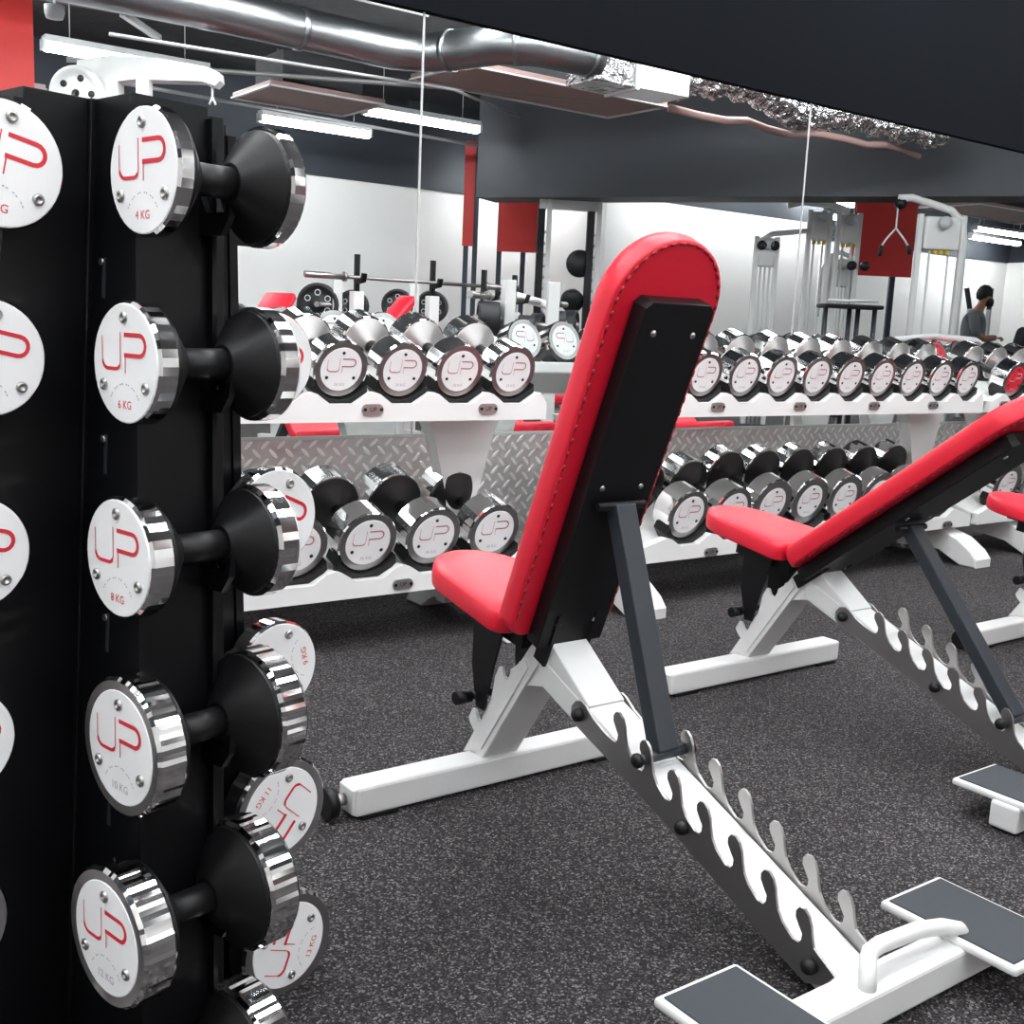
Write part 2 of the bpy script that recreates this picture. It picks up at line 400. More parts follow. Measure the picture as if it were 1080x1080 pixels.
# ------------------------------------------------------------------ ducts & pipes under the ceiling
def arc_pts(P): return P
t = thing('ventilation_duct', 'round galvanised duct under the ceiling with an S bend, reflected above the tower', 'duct', (0, 0, 0))
m = MB(); path = [(-2.6, -.35, 2.78), (0, -.33, 2.78), (2.6, -.31, 2.78), (4.0, -.35, 2.77), (4.25, -.22, 2.77), (4.35, .05, 2.77), (4.42, .32, 2.77), (4.6, .5, 2.76), (4.9, .55, 2.75), (5.05, .55, 2.75)]
m.tube(path, .13, 'duct', 20); m.build('pipe_run', t)
for p, q in ((0, 1), (2, 3), (4, 5), (6, 7), (8, 9)):
    a = Vector(path[p]); b = Vector(path[q]); c = (a + b) / 2; dd = (b - a).normalized()
    m = MB(); m.cyl(c - dd * .02, c + dd * .02, .138, 'duct', 20); m.build('joint_collar', t)
t = thing('rectangular_duct', 'bright rectangular foil-clad duct box, reflected left of the dark bulkhead', 'duct', (5.35, .45, 2.75), math.radians(4))
m = MB(); m.box((-.33, -.17, -.15), (.02, .17, .15), 'foil', None, .006); m.box((.04, -.17, -.15), (.50, .17, .15), 'duct2', None, .006); m.build('casing', t)
m = MB(); m.box((.015, -.185, -.165), (.045, .185, .165), 'pale'); m.build('flange', t)
t = thing('flexible_duct', 'crumpled silver flexible duct under the ceiling, reflected right of the duct box', 'duct', (0, 0, 0))
m = MB(); pts = []; rr = []
for i in range(90):
    f = i / 89; pts.append((5.90 + 2.75 * f, .40 + .18 * math.sin(f * 7) + .3 * f, 2.76 + .04 * math.sin(f * 11))); rr.append(.125 + (.012 if i % 2 else -.010) + .02 * math.sin(i * .9))
m.tube(pts, rr, 'foil', 14, False); m.build('flexible_sleeve', t)
m = MB(); m.tube([(6.0 + .25 * i, .28 + .3 * i / 11 + .05 * math.sin(i), 2.58 + .02 * math.cos(i * 2)) for i in range(12)], .03, 'panelpink', 8); m.build('pink_sleeve', t)
# grilles / cassettes
def cassette(x, y, z, w, dpt, label, rz=0.0):
    t = thing('ceiling_vent', label, 'vent', (x, y, z), rz)
    m = MB(); m.box((-w / 2, -dpt / 2, 0), (w / 2, dpt / 2, .04), 'panelpink', None, .01); m.build('panel', t)
    m = MB()
    for s in (-1, 1):
        m.box((-w / 2, s * dpt / 2 - .015, -.012), (w / 2, s * dpt / 2 + .015, .0), 'pale'); m.box((s * w / 2 - .015, -dpt / 2, -.012), (s * w / 2 + .015, dpt / 2, .0), 'pale')
    m.build('frame', t)
    m = MB(); m.box((-w * .35, -dpt * .35, .04), (w * .35, dpt * .35, .3), 'ceil'); m.build('housing', t)
cassette(4.2, -2.05, 2.68, 1.0, .75, 'dusty pink ceiling vent panel, reflected above the two lit tubes')
cassette(5.6, -.75, 2.78, 2.0, .75, 'long pinkish ceiling vent panel, reflected under the duct bend')
cassette(14.6, -2.2, 2.75, 2.4, .9, 'reddish ceiling vent panel, reflected right of the white pulley tower')
def pipe(pts, r, label, mat='pipe'):
    m = MB(); m.tube(pts, r, mat, 8); return tag(m.build('ceiling_pipe'), label, 'pipe')
pipe([(2.9, -3.75, 2.9), (3.4, -3.75, 2.9), (8.0, -4.1, 2.9)], .018, 'thin pale ceiling pipe reflected just above the dark upper wall')
pipe([(2.0, .0, 2.45), (4.6, -.5, 2.62), (6.0, -1.6, 2.75)], .012, 'silver conduit crossing under the round duct in the mirror')
pipe([(-2.6, -.08, 2.95), (4.1, -.06, 2.95)], .008, 'straight pale conduit running along the top of the round duct')
pipe([(12.0, -3.2, 3.0), (20, -3.4, 3.0)], .05, 'pale ceiling pipe reflected right of the big red board')
pipe([(2.4, -2.4, 2.75), (4.9, -1.2, 2.78), (6.4, -.6, 2.8)], .018, 'pale slanted conduit beside the pink ceiling vent')
m = MB(); m.lathe([(0, -.05), (.05, -.045), (.06, -.01), (.06, .03), (0, .03)], 'pale', 20, Matrix.Translation((1.95, -.95, 2.74)))
m.cyl((1.95, -.95, 2.77), (1.95, -.95, 3.6), .008, 'pale', 6)
tag(m.build('smoke_detector'), 'small round detector hanging from the ceiling beside the red column at top left', 'detector')
# ceiling clutter trusses
for i, (x, y) in enumerate(((1.5, -1.6), (3.0, -3.0), (6.2, -2.4), (8.0, -4.9), (13, -2.6), (16, -2.6))):
    m = MB(); m.bar((x - 1.2, y, 3.35), (x + 1.4, y + .3, 3.35), .08, .16, 'grey', (0, 1, 0))
    m.bar((x, y, 3.3), (x + .5, y - .6, 3.3), .05, .05, 'pale', (0, 0, 1)); m.bar((x + .1, y + .15, 3.4), (x + .1, y + .15, 3.6), .05, .05, 'pale', (1, 0, 0))
    tag(m.build('cable_tray'), ['grey cable tray under the ceiling above the white boom machine', 'grey cable tray above the pink vent', 'grey cable tray behind the duct bend', 'grey cable tray over the far wall', 'grey cable tray right of the red board', 'grey cable tray at the far right of the ceiling'][i], 'tray')

# ------------------------------------------------------------------ dumbbell tower
YAW = math.radians(13)
TC = Vector((.402, 1.396, 0)); SH = .04     # the tower leans back slightly towards +X
def tl(x, y, z=0.0):        # tower local -> world
    return Vector((TC.x + SH * (z - .8) + x * math.cos(YAW) - y * math.sin(YAW), TC.y + x * math.sin(YAW) + y * math.cos(YAW), z))
LV = [1.09, .893, .688, .482, .276, .07]
def rz_(z): return .196 + (.69 - z) * .07
tower = thing('dumbbell_tower', 'tall black upright dumbbell tower at the left edge, loaded with chrome dumbbells', 'dumbbell rack', TC, YAW)
m = MB(); m.box((-.055, -.055, 0), (.055, .055, 1.178), 'tower', None, .002); m.build('column', tower)
def wing(rot, wide=False):
    m = MB(); rt, rb = rz_(1.178) - .035, rz_(0) - .035
    mt = Matrix.Rotation(rot, 4, 'Z')
    m.prism([(.05, 0), (rb, 0), (rt, 1.178), (.05, 1.178)], -.048, .048, 'tower', 'y', mt, .0015)
    # folded lips at the open edge
    for s in (-1, 1):
        m.prism([(rb - .0, 0.02), (rb + .012, 0.02), (rt + .012, 1.165), (rt, 1.165)], s * .048 - .003, s * .048 + .003, 'tower', 'y', mt)
    if wide: m.prism([(.05, 0), (rb - .045, 0), (rt - .045, 1.178), (.05, 1.178)], .048, .100, 'tower', 'y', mt, .0015)
    o = m.build('wing', tower)
    for z in LV:
        r = rz_(z)
        for s in (-1, 1):
            c = MB(); c.prism([(r - .05, z - .055), (r + .01, z - .055), (r + .024, z - .035), (r + .026, z - .012), (r + .020, z - .012), (r + .016, z - .03), (r - .02, z - .03), (r - .04, z + .0)], s * .040 - .004, s * .040 + .004, 'tower', 'y', mt); c.build('cradle', o)
        b = MB()
        b.cyl(mt @ Vector((r - .09, -.052, z - .09)), mt @ Vector((r - .09, -.046, z - .09)), .004, 'satin', 8)
        b.box((r - .089, -.0495, z - .13), (r - .084, -.047, z - .085), 'grey', mt)
        b.build('bolt', o)
for k in range(4): wing(k * PI / 2, k == 3)
SHM = Matrix.Identity(4); SHM[0][2] = SH * math.cos(YAW); SHM[1][2] = -SH * math.sin(YAW); SHM[0][3] = -.8 * SH * math.cos(YAW); SHM[1][3] = .8 * SH * math.sin(YAW)
for ch in tower.children:
    ch.data.transform(SHM)
    for g in ch.children: g.data.transform(SHM)
ords = ['top', 'second', 'third', 'fourth', 'fifth', 'sixth and lowest']
# A column: axis along tower X, in front of the -Y wing; left face looks to -X
KA = ['4 KG', '6 KG', '8 KG', '10 KG', '12 KG', '14 KG']
for i, z in enumerate(LV):
    heavy = i >= 3
    L_ = [.160, .180, .193, .196, .203, .205][i]; R = [.0665, .065, .066, .078, .079, .079][i]
    t = dumbbell('chrome dumbbell on the near side of the black tower, %s of its column' % ords[i], R, L_, [.020, .026, .030, .036, .040, .042][i], .036, .0175,
                 None if not heavy else .064, KA[i], 0.0, 22, .02 if not heavy else .045, group=None, kgmat='logo' if i < 3 else 'logogrey')
    r = rz_(z); place(t, tl(-L_ / 2 + [.010, .006, .007, .009, -.006, -.008][i], -max(r, .190) - .002, z), YAW - PI / 2)
# left wing: axis along tower Y, near faces look at the camera side
RL = [.0665, .063, .063, .063, .072, .072]
for i, z in enumerate(LV):
    heavy = i >= 4; L_ = .18 + .005 * i
    t = dumbbell('chrome dumbbell cut by the left picture edge, %s of its tower column' % ords[i], RL[i], L_, .022 + .003 * i, .036, .0175,
                 .060 if heavy else None, ['3 KG', '5 KG', '7 KG', '9 KG', '11 KG', '13 KG'][i], math.radians([12, 12, 14, 18, 10, 0][i]), 22, .02 if not heavy else .045)
    r = rz_(z); place(t, tl(-r, -L_ / 2, z), YAW)
RC = [.0665, .063, .066, .064, .077, .078]
rolls = [0, 24, 24, -103, 133, -66]
for i, z in enumerate(LV):
    if i == 0: continue
    heavy = i >= 4; L_ = .18 + .005 * i
    t = dumbbell('chrome dumbbell on the far right side of the tower, %s of its column' % ords[i], RC[i], L_, .022 + .003 * i, .036, .0175,
                 .062 if heavy else None, ['3 KG', '5 KG', '7 KG', '9 KG', '11 KG', '13 KG'][i], math.radians(rolls[i]), 22, .02 if not heavy else .045)
    r = rz_(z); place(t, tl(r + (.008 if i == 5 else 0), -L_ / 2, z), YAW)

# ------------------------------------------------------------------ benches
def hook_plate(side):
    """ladder plate outline in (y, z)"""
    tip0 = (-.433, .293); dy, dz = -.0707, -.0278
    pts = []
    # rounded upper end around the first bolt
    c = (-.329, .258)
    top = [(c[0] + .026 * math.cos(a), c[1] + .026 * math.sin(a)) for a in [math.radians(q) for q in (-55, -20, 20, 60, 95, 125)]]
    pts += top
    pts += [(-.366, .262), (-.392, .249), (-.408, .243)]
    n = 7
    for i in range(n):
        tx, tz = tip0[0] + dy * i, tip0[1] + dz * i
        if i > 0: pass
        # slot bottom -> up the inner side -> round tip -> down the outer curve
        pts += [(tx + .012, tz - .0535), (tx + .004, tz - .054), (tx - .001, tz - .048), (tx - .002, tz - .038), (tx + .005, tz - .028), (tx + .012, tz - .017), (tx + .0125, tz - .007),
                (tx + .007, tz + .0005), (tx - .002, tz + .001), (tx - .0105, tz - .006), (tx - .0165, tz - .019), (tx - .0195, tz - .034), (tx - .024, tz - .050), (tx - .034, tz - .065), (tx - .047, tz - .0755)]
        if i < n - 1: pts += [(tx - .056, tz - .0815)]
    pts = pts[:-2]
    tx, tz = tip0[0] + dy * 6, tip0[1] + dz * 6
    pts += [(-.922, .052), (-.905, .030), (-.872, .017), (-.80, .045), (-.60, .127), (-.405, .204), (-.345, .225)]
    return pts
def hook_ok(pts): return pts

def stadium_pad(mb, hw, L_, th, mat, mtx, round_top=True, taper=0.0, seam=True, rb=.018):
    """cushion in (x, s, n): s along the pad from 0..L_, n thickness from 0..th"""
    out = []
    r = hw * .98
    cb = .035
    for a in range(0, 7):      # bottom right corner
        q = math.radians(-90 + 90 * a / 6); out.append((hw - taper - cb + cb * math.cos(q), cb + cb * math.sin(q)))
    for a in range(0, 25):
        q = PI * a / 24; out.append((hw * math.cos(q), L_ - r + r * math.sin(q)))
    for a in range(0, 7):
        q = math.radians(180 + 90 * a / 6); out.append((-hw + taper + cb + cb * math.cos(q), cb + cb * math.sin(q)))
    t = bmesh.new(); n = len(out)
    cx, cs = 0, L_ * .5
    rings = []
    lv = [(0.0, .012), (.0, .004), (.002, .0008), (.006, .0), (th * .5, -.002), (th - .010, 0.0), (th - .003, .003), (th, .009), (th + .003, .022), (th + .005, hw * .45)]
    def inset(p, dd):
        v = Vector((p[0], p[1])); 
        # towards the medial line
        med = Vector((0, min(max(v.y, r), L_ - r))); w = med - v
        return v + w.normalized() * dd if w.length > 1e-6 else v
    for (nn, dd) in lv:
        rings.append([t.verts.new((inset(p, dd).x, inset(p, dd).y, nn)) for p in out])
    for a, b in zip(rings[:-1], rings[1:]):
        for i in range(n): t.faces.new([a[i], a[(i + 1) % n], b[(i + 1) % n], b[i]])
    t.faces.new(rings[0][::-1]); t.faces.new(rings[-1])
    mb.merge(t, mat, mtx, True)
    return out

def bench(label, x, y, back_deg, slot, strut_len):
    t = thing('adjustable_bench', label, 'weight bench', (x, y, 0))
    # rear foot
    m = MB(); m.box((-.345, -.032, .006), (.345, .032, .066), 'white', None, .007); m.build('rear_foot', t)
    for s in (-1, 1):
        e = MB(); e.box((s * .345 - .004, -.028, .010), (s * .345 + .004, .028, .062), 'white', None, .003); e.build('end_cap', t)
        e = MB(); e.box((s * .29 - .04, -.035, 0), (s * .29 + .04, .035, .008), 'rubber'); e.build('rubber_pad', t)
    # rear leg and notched seat ladder
    m = MB(); m.prism([(.040, .060), (-.018, .060), (-.177, .294), (-.207, .330), (-.190, .365), (-.165, .345), (-.130, .295)], -.046, .046, 'white', 'x', None, .004)
    leg = m.build('rear_leg', t)
    m = MB()
    teeth = [(.043, .060), (.006, .116), (.022, .131), (.027, .141), (.015, .163), (.005, .162), (-.004, .149), (-.014, .141), (-.020, .150), (-.028, .168), (-.049, .201), (-.056, .230), (-.060, .253), (-.073, .277), (-.081, .277), (-.090, .262), (-.102, .258), (-.110, .272), (-.112, .283), (-.129, .295), (-.155, .318), (-.165, .30), (-.02, .085)]
    for s in (-1, 1): m.prism(teeth, s * .047 - .003, s * .047 + .003, 'white', 'x')
    m.build('seat_ladder', leg)
    # gusset between leg and spine
    g = [(-.105, .235)] + [(-.105 - .20 * math.sin(a) * 1.0, .235 + .045 * math.sin(2 * a) * 1.0) for a in [PI / 2 * i / 8 for i in range(1, 9)]]
    gus = [(-.100, .225), (-.125, .245), (-.16, .262), (-.20, .272), (-.245, .272), (-.285, .262), (-.33, .240), (-.33, .255), (-.25, .30), (-.17, .33), (-.125, .30)]
    m = MB(); m.prism(gus, -.040, .040, 'white', 'x'); m.build('gusset', t)
    # spine tube
    def zt(yy): return .235 + (yy + .437) * .41
    m = MB(); m.prism([(-.185, zt(-.185)), (-.935, zt(-.935)), (-.915, zt(-.915) - .040), (-.20, zt(-.2) - .058)], -.044, .044, 'white', 'x', None, .005)
    m.prism([(-.170, .372), (-.215, .372), (-.345, zt(-.345) + .004), (-.34, zt(-.34) - .03), (-.19, .33)], -.043, .043, 'white', 'x', None, .003)
    m.build('spine', t)
    pl = hook_plate(0)
    for s in (-1, 1):
        m = MB(); m.prism(pl, s * .0485 - .0025, s * .0485 + .0025, 'satin', 'x')
        lp = m.build('ladder_plate', t)
        for (by, bz) in ((-.329, .258), (-.607, .153), (-.880, .049)):
            b = MB(); b.lathe([(0, .016), (.006, .0155), (.0105, .012), (.0125, .006), (.0125, 0), (0, 0)], 'rubber', 16, Matrix.Translation((s * .051, by, bz)) @ Matrix.Rotation(s * PI / 2, 4, 'Y'))
            b.build('bolt', lp)
    # front foot with two grip plates
    m = MB(); m.box((-.335, -.990, .006), (.335, -.930, .060), 'white', None, .006); m.build('front_foot', t)
    for s in (-1, 1):
        m = MB(); m.box((s * .247 - .080, -1.070, .056), (s * .247 + .080, -.838, .070), 'white', None, .005)
        fp = m.build('foot_plate', t)
        m = MB(); m.box((s * .247 - .070, -1.060, .068), (s * .247 + .070, -.848, .0725), 'grip', None, .001); m.build('grip_pad', fp)
        m = MB(); m.box((s * .30 - .025, -.985, 0), (s * .30 + .025, -.935, .008), 'rubber'); m.build('rubber_pad', t)
    hp = [(-.045, -.973, .055), (-.044, -.971, .072), (-.039, -.966, .084), (-.029, -.958, .092), (-.014, -.951, .096), (.01, -.948, .097), (.10, -.950, .094), (.155, -.956, .086), (.19, -.962, .074), (.20, -.964, .062)]
    m = MB(); m.tube(hp, .0125, 'white', 12); m.build('carry_handle', t)
    # wheel at the rear foot's left end
    m = MB(); m.cyl((-.375, 0, .036), (-.352, 0, .036), .012, 'satin', 14); m.cyl((-.395, 0, .034), (-.375, 0, .034), .030, 'rubber', 20); m.build('transport_wheel', t)
    # seat
    st = math.radians(7)
    SM = Matrix.Translation((0, -.168, .375)) @ Matrix.Rotation(st, 4, 'X')
    m = MB(); t2 = []
    stadium = MB(); stadium_pad(stadium, .122, .355, .048, 'red', SM, taper=0.0)
    # taper towards the front (far end)
    for v in stadium.bm.verts:
        q = SM.inverted() @ v.co; f = max(0, min(1, q.y / .355)); q.x *= (1.08 - .26 * f); v.co = SM @ q
    stadium.build('seat', t)
    m = MB(); m.box((-.08, .02, -.010), (.08, .24, .002), 'black', SM); m.box((-.042, .03, -.05), (.042, .22, -.01), 'black', SM); m.build('seat_frame', t)
    m = MB()
    for s in (-1, 1): m.prism([(-.09, .40), (.01, .40), (.012, .26), (-.008, .175), (-.035, .175), (-.06, .27), (-.09, .36)], s * .055 - .003, s * .055 + .003, 'black', 'x')
    m.cyl((-.085, -.002, .198), (.085, -.002, .198), .008, 'black', 12); m.cyl((-.105, -.002, .198), (-.070, -.002, .198), .014, 'black', 14); m.cyl((.070, -.002, .198), (.105, -.002, .198), .014, 'black', 14)
    m.build('seat_post', t)
    # backrest, hinged at the pivot
    a = math.radians(back_deg)          # direction of the pad from horizontal (+y = 0 deg)
    u = Vector((0, math.cos(a), math.sin(a))); n = Vector((0, math.sin(a), -math.cos(a)))
    piv = Vector((0, -.165, .372))
    O = piv + u * 0.02 - n * .062
    BM = Matrix((Vector((1, 0, 0)), u, n)).transposed().to_4x4(); BM = Matrix.Translation(O) @ BM
    m = MB(); m.prism([(-.078, -.01), (.078, -.01), (.078, .662), (.066, .674), (-.066, .674), (-.078, .662)], 0.0, .034, 'black', 'z', BM, .002)
    m.box((-.050, -.055, -.004), (-.042, .06, .03), 'black', BM); m.box((.042, -.055, -.004), (.050, .06, .03), 'black', BM)
    bk = m.build('back_plate', t)
    for (bx, bs) in ((-.045, .62), (.045, .62), (-.045, .33), (.045, .33), (-.045, .04), (.045, .04)):
        b = MB(); b.lathe([(0, .003), (.005, .002), (.006, 0)], 'satin', 10, BM @ Matrix.Translation((bx, bs, -.0005)) @ Matrix.Rotation(PI, 4, 'X')); b.build('screw', bk)
    m = MB(); PM = BM @ Matrix.Translation((0, -.005, .036))
    stadium_pad(m, .122, .775, .050, 'red', PM)
    pad = m.build('backrest', t)
    # stitched seam round the rear face
    m = MB(); r = .122 * .98; pts = []; ri = r - .006; LL = .775
    for i in range(24): pts.append((.1155, .04 + (LL - r - .04) * i / 24))
    for i in range(19): q = PI * i / 18; pts.append((ri * math.cos(q), LL - r + ri * math.sin(q)))
    for i in range(1, 25): pts.append((-.1155, LL - r - (LL - r - .04) * i / 24))
    m.tube([PM @ Vector((p[0], p[1], .0002)) for p in pts], .0011, 'redstitch', 5)
    for i in range(0, len(pts) - 1):
        a_ = Vector(pts[i]); b_ = Vector(pts[i + 1]); c_ = (a_ + b_) / 2; d_ = (b_ - a_).normalized() * .0055
        m.tube([PM @ Vector((c_.x - d_.x, c_.y - d_.y, -.0012)), PM @ Vector((c_.x + d_.x, c_.y + d_.y, -.0012))], .0026, 'redstitch', 6)
    m.build('seam', pad)
    # support strut
    tp = O + u * .300 - n * .012
    tip = Vector((0, -.500 - .0707 * slot, .232 - .0278 * slot))
    m = MB(); m.bar(tp, tip + (tp - tip).normalized() * .005, .046, .032, 'grey', (1, 0, 0), .003); sp = m.build('support_strut', t)
    m = MB(); m.cyl(tip + Vector((-.068, 0, 0)), tip + Vector((.068, 0, 0)), .0095, 'grey', 14)
    for s in (-1, 1): m.lathe([(0, .012), (.008, .011), (.013, .006), (.013, 0), (0, 0)], 'rubber', 16, Matrix.Translation((tip.x + s * .060, tip.y, tip.z)) @ Matrix.Rotation(s * PI / 2, 4, 'Y'))
    m.build('lock_pin', sp)
    m = MB(); m.cyl(tp + Vector((-.055, 0, 0)), tp + Vector((.055, 0, 0)), .008, 'black', 12); m.build('hinge_pin', sp)
    return t
bench('nearest bench, red upholstery with its backrest raised steeply, white frame', 1.322, 1.82, 111.0, 0, 0)
bench('second bench, red upholstery with its backrest reclined low, white frame', 2.386, 2.06, 142.5, 4, 0)
bench('third bench at the right picture edge, only red seat tip and white rear foot showing', 3.594, 1.925, 140.0, 4, 0)
bench('fourth bench beyond the right edge, its red seat reflected below the upper rack tray', 4.81, 2.05, 140.0, 4, 0)

# ------------------------------------------------------------------ dumbbell racks
TILT = math.radians(17)
def tray(t, x0, x1, yf, zc, R, pitch, xs, depth, name):
    """tray whose dumbbell axes pass (yf, zc) rising to the rear"""
    # front plate: scalloped white beam
    zb = zc - R - .062; zt0 = zc - R - .012; zp = zc - R + .022
    pts = [(x0, zb), (x1, zb), (x1, zt0)]
    for xc in reversed(xs):
        a = xc + pitch / 2; b = xc - pitch / 2
        pts += [(min(a, x1), zp - .0), (xc + pitch * .40, zp - .006), (xc + pitch * .20, zt0), (xc - pitch * .20, zt0), (xc - pitch * .40, zp - .006)]
    pts += [(max(xs[0] - pitch / 2, x0), zp), (x0, zt0)]
    q = [pts[0]]
    for p in pts[1:]:
        if (Vector(p) - Vector(q[-1])).length > .002: q.append(p)
    m = MB(); m.prism(q, yf - .006, yf + .03, 'white', 'y'); m.build('tray_front', t)
    m = MB(); c, s_ = math.cos(TILT), math.sin(TILT)
    MT = Matrix.Translation((0, yf + .012, zt0 + .0)) @ Matrix.Rotation(TILT, 4, 'X')
    m.box((x0, 0, -.05), (x1, depth, -.004), 'white', MT, .006); m.build('tray_deck', t)
    for xc in xs:
        for yy in (.012, depth - .09):
            sm = MB(); pr = []
            rr = R * 1.0 + .004
            for i in range(9):
                ang = math.radians(205 + 130 * i / 8); pr.append((xc + rr * math.cos(ang), (R + .010) + rr * math.sin(ang)))
            pr += [(xc + rr * .93 + .004, R * .38), (xc + rr * .62, -.004), (xc - rr * .62, -.004), (xc - rr * .93 - .004, R * .38)]
            pr2 = pr
            sm.prism(pr2, yy, yy + .075, 'rubber', 'y', MT)
            sm.build('saddle', t)
def badge(t, x, y, z):
    m = MB(); pts = [(x + .032 * (1 if math.cos(a) > 0 else -1) * .55 + .016 * math.cos(a), z + .016 * math.sin(a)) for a in [2 * PI * i / 24 for i in range(24)]]
    m.prism(pts, y - .0065, y - .012, 'badge', 'y'); b = m.build('badge', t)
    add = MB()
    mt = Matrix.Translation((x, y - .0135, z)) @ FR
    add_text(add, 'UP', .018, 'rubber', mt)
    add.build('badge_lettering', b)
    for s in (-1, 1):
        q = MB(); q.cyl((x + s * .026, y - .012, z), (x + s * .026, y - .015, z), .005, 'rubber', 8); q.build('bolt', b)
def rack(label, x0, x1, ups, lows, sup, badges):
    t = thing('dumbbell_rack', label, 'dumbbell rack', ((x0 + x1) / 2, 2.95, 0)); ox = (x0 + x1) / 2
    U = [a - ox for a in ups]; Lw = [a - ox for a in lows]
    tray(t, x0 - ox, x1 - ox, 2.79 - 2.95, .81, .083, .197, U, .36, 'u')
    tray(t, x0 - ox, x1 - ox, 2.79 - 2.95, .315, .095, .222, Lw, .38, 'l')
    for sx in sup:
        sx -= ox
        m = MB()
        m.prism([(sx - .15, .655), (sx - .11, .60), (sx - .055, .40), (sx - .05, .04), (sx + .05, .04), (sx + .055, .40), (sx + .11, .60), (sx + .15, .655)], .06, .12, 'white', 'y', None, .006)
        m.build('side_frame', t)
        m = MB(); m.prism([(-.30, .0), (-.30, .035), (-.27, .07), (-.20, .115), (-.10, .145), (.0, .15), (.18, .15), (.26, .06), (.30, .0), (.20, .0), (.12, .06), (.0, .075), (-.12, .06), (-.22, .0)], sx - .06, sx + .06, 'white', 'x', None, .008)
        m.build('foot', t)
    for bx in badges: badge(t, bx[0] - ox, 2.79 - 2.95, bx[1])
    return t
up1 = [2.042 - .196 * k for k in range(6, -1, -1)]
lo1 = [1.997 - .223 * k for k in range(5, -1, -1)]
rack('white two-tier dumbbell rack nearer the tower, under the mirror', .62, 2.165, up1, lo1, [.85, 2.01], [(1.545, .70), (1.94, .70), (1.66, .185)])
up2 = [2.675 + .2011 * k for k in range(10)]
lo2 = [2.842, 3.069, 3.285, 3.50, 3.715, 3.93, 4.145, 4.36]
rack('long white two-tier dumbbell rack behind the benches, under the mirror', 2.59, 4.60, up2, lo2, [2.56, 4.52], [(2.93, .70), (3.37, .70), (3.82, .70), (4.22, .70), (2.95, .175), (4.42, .175)])
up3 = [4.86 + .2 * k for k in range(8)]
lo3 = [4.90 + .222 * k for k in range(6)]
rack('white two-tier dumbbell rack at the far right holding red-faced dumbbells', 4.66, 6.55, up3, lo3, [5.05, 6.40], [(4.76, .70), (5.2, .70)])

def rdb(label, upper, kg, facemat='sticker', logomat='logofaint', ring=.76, R=None, L_=None, th=None, hv=False, red_ring=False):
    R = R or (.083 if upper else .095)
    return dumbbell(label, R, L_ or (.31 if upper else .335), th or (.075 if upper else .085), .038, .018, R * ring, kg, 0.0, 14, .012 if not hv else .04, detail=False,
                    sleeve='satin' if upper else 'rubber', facemat=facemat, logomat=logomat, kgmat='logogrey', cone_r=.94)
proto = {}
def put(kind, label, x, upper, group):
    if kind not in proto:
        if kind == 'u': proto[kind] = rdb(label, True, '24 KG')
        elif kind == 'ur': proto[kind] = rdb(label, True, '20 KG', 'redface', 'sticker')
        elif kind == 'l': proto[kind] = rdb(label, False, '36 KG', th=.088)
        elif kind == 'lh': proto[kind] = rdb(label, False, '44 KG', R=.103, ring=.66, th=.07)
        o = proto[kind]
    else: o = copy_tree(proto[kind])
    o['label'] = label; o['group'] = group
    R = {'u': .083, 'ur': .083, 'l': .095, 'lh': .103}[kind]
    dz = .0 if kind != 'lh' else .013
    o.location = (x, 2.80, (.81 if upper else .315) + dz); o.rotation_euler = (TILT, 0, 0)
    return o
nth = ['first', 'second', 'third', 'fourth', 'fifth', 'sixth', 'seventh', 'eighth', 'ninth', 'tenth']
for k, x in enumerate(reversed(up1)):
    if k > 5: break
    put('u', 'chrome dumbbell, upper tray of the rack nearer the tower, %s from right' % nth[k], x, True, 'chrome dumbbells on the upper tray of the nearer rack')
for k, x in enumerate(reversed(lo1)):
    if k > 3: break
    put('l', 'chrome dumbbell, lower tray of the rack nearer the tower, %s from right' % nth[k], x, False, 'chrome dumbbells on the lower tray of the nearer rack')
for k, x in enumerate(reversed(up2)):
    put('u', 'white-faced chrome dumbbell, upper tray of the long rack, %s from right' % nth[k], x, True, 'chrome dumbbells on the upper tray of the long rack')
for k, x in enumerate(lo2):
    put('l' if k < 2 else 'lh', 'chrome dumbbell, lower tray of the long rack, %s from left' % nth[k], x, False, 'chrome dumbbells on the lower tray of the long rack')
for k, x in enumerate(up3):
    put('ur' if k < 8 else 'u', 'red-faced chrome dumbbell on the far right rack, %s from its left end' % nth[k], x, True, 'red-faced dumbbells on the far right rack')
for k, x in enumerate(lo3):
    put('lh', 'chrome dumbbell, lower tray of the far right rack, %s from left' % nth[k], x, False, 'chrome dumbbells on the lower tray of the far right rack')

# ------------------------------------------------------------------ the gym behind the camera, seen in the mirror
def plate_disc(label, x, y, z, R, rz, w=.06, holes=True):
    m = MB(); mt = Matrix.Translation((x, y, z)) @ Matrix.Rotation(rz, 4, 'Z') @ Matrix.Rotation(PI / 2, 4, 'Y')
    m.lathe([(.02, -w / 2), (R * .30, -w / 2), (R * .32, -w * .35), (R * .78, -w * .35), (R * .80, -w / 2), (R * .97, -w / 2), (R, -w * .4), (R, w * .4), (R * .97, w / 2), (R * .80, w / 2), (R * .78, w * .35), (R * .32, w * .35), (R * .30, w / 2), (.02, w / 2)], 'iron', 28, mt)
    for k in range(6):
        a = k * PI / 3; mm = mt @ Matrix.Translation((R * .55 * math.cos(a), R * .55 * math.sin(a), 0))
        m.lathe([(R * .11, -w * .37), (R * .13, -w * .40), (R * .15, -w * .37)], 'pale', 12, mm)
    m.cyl(mt @ Vector((0, 0, -w * .7)), mt @ Vector((0, 0, w * .7)), .022, 'satin', 12)
    return tag(m.build('weight_plate'), label, 'weight plate')
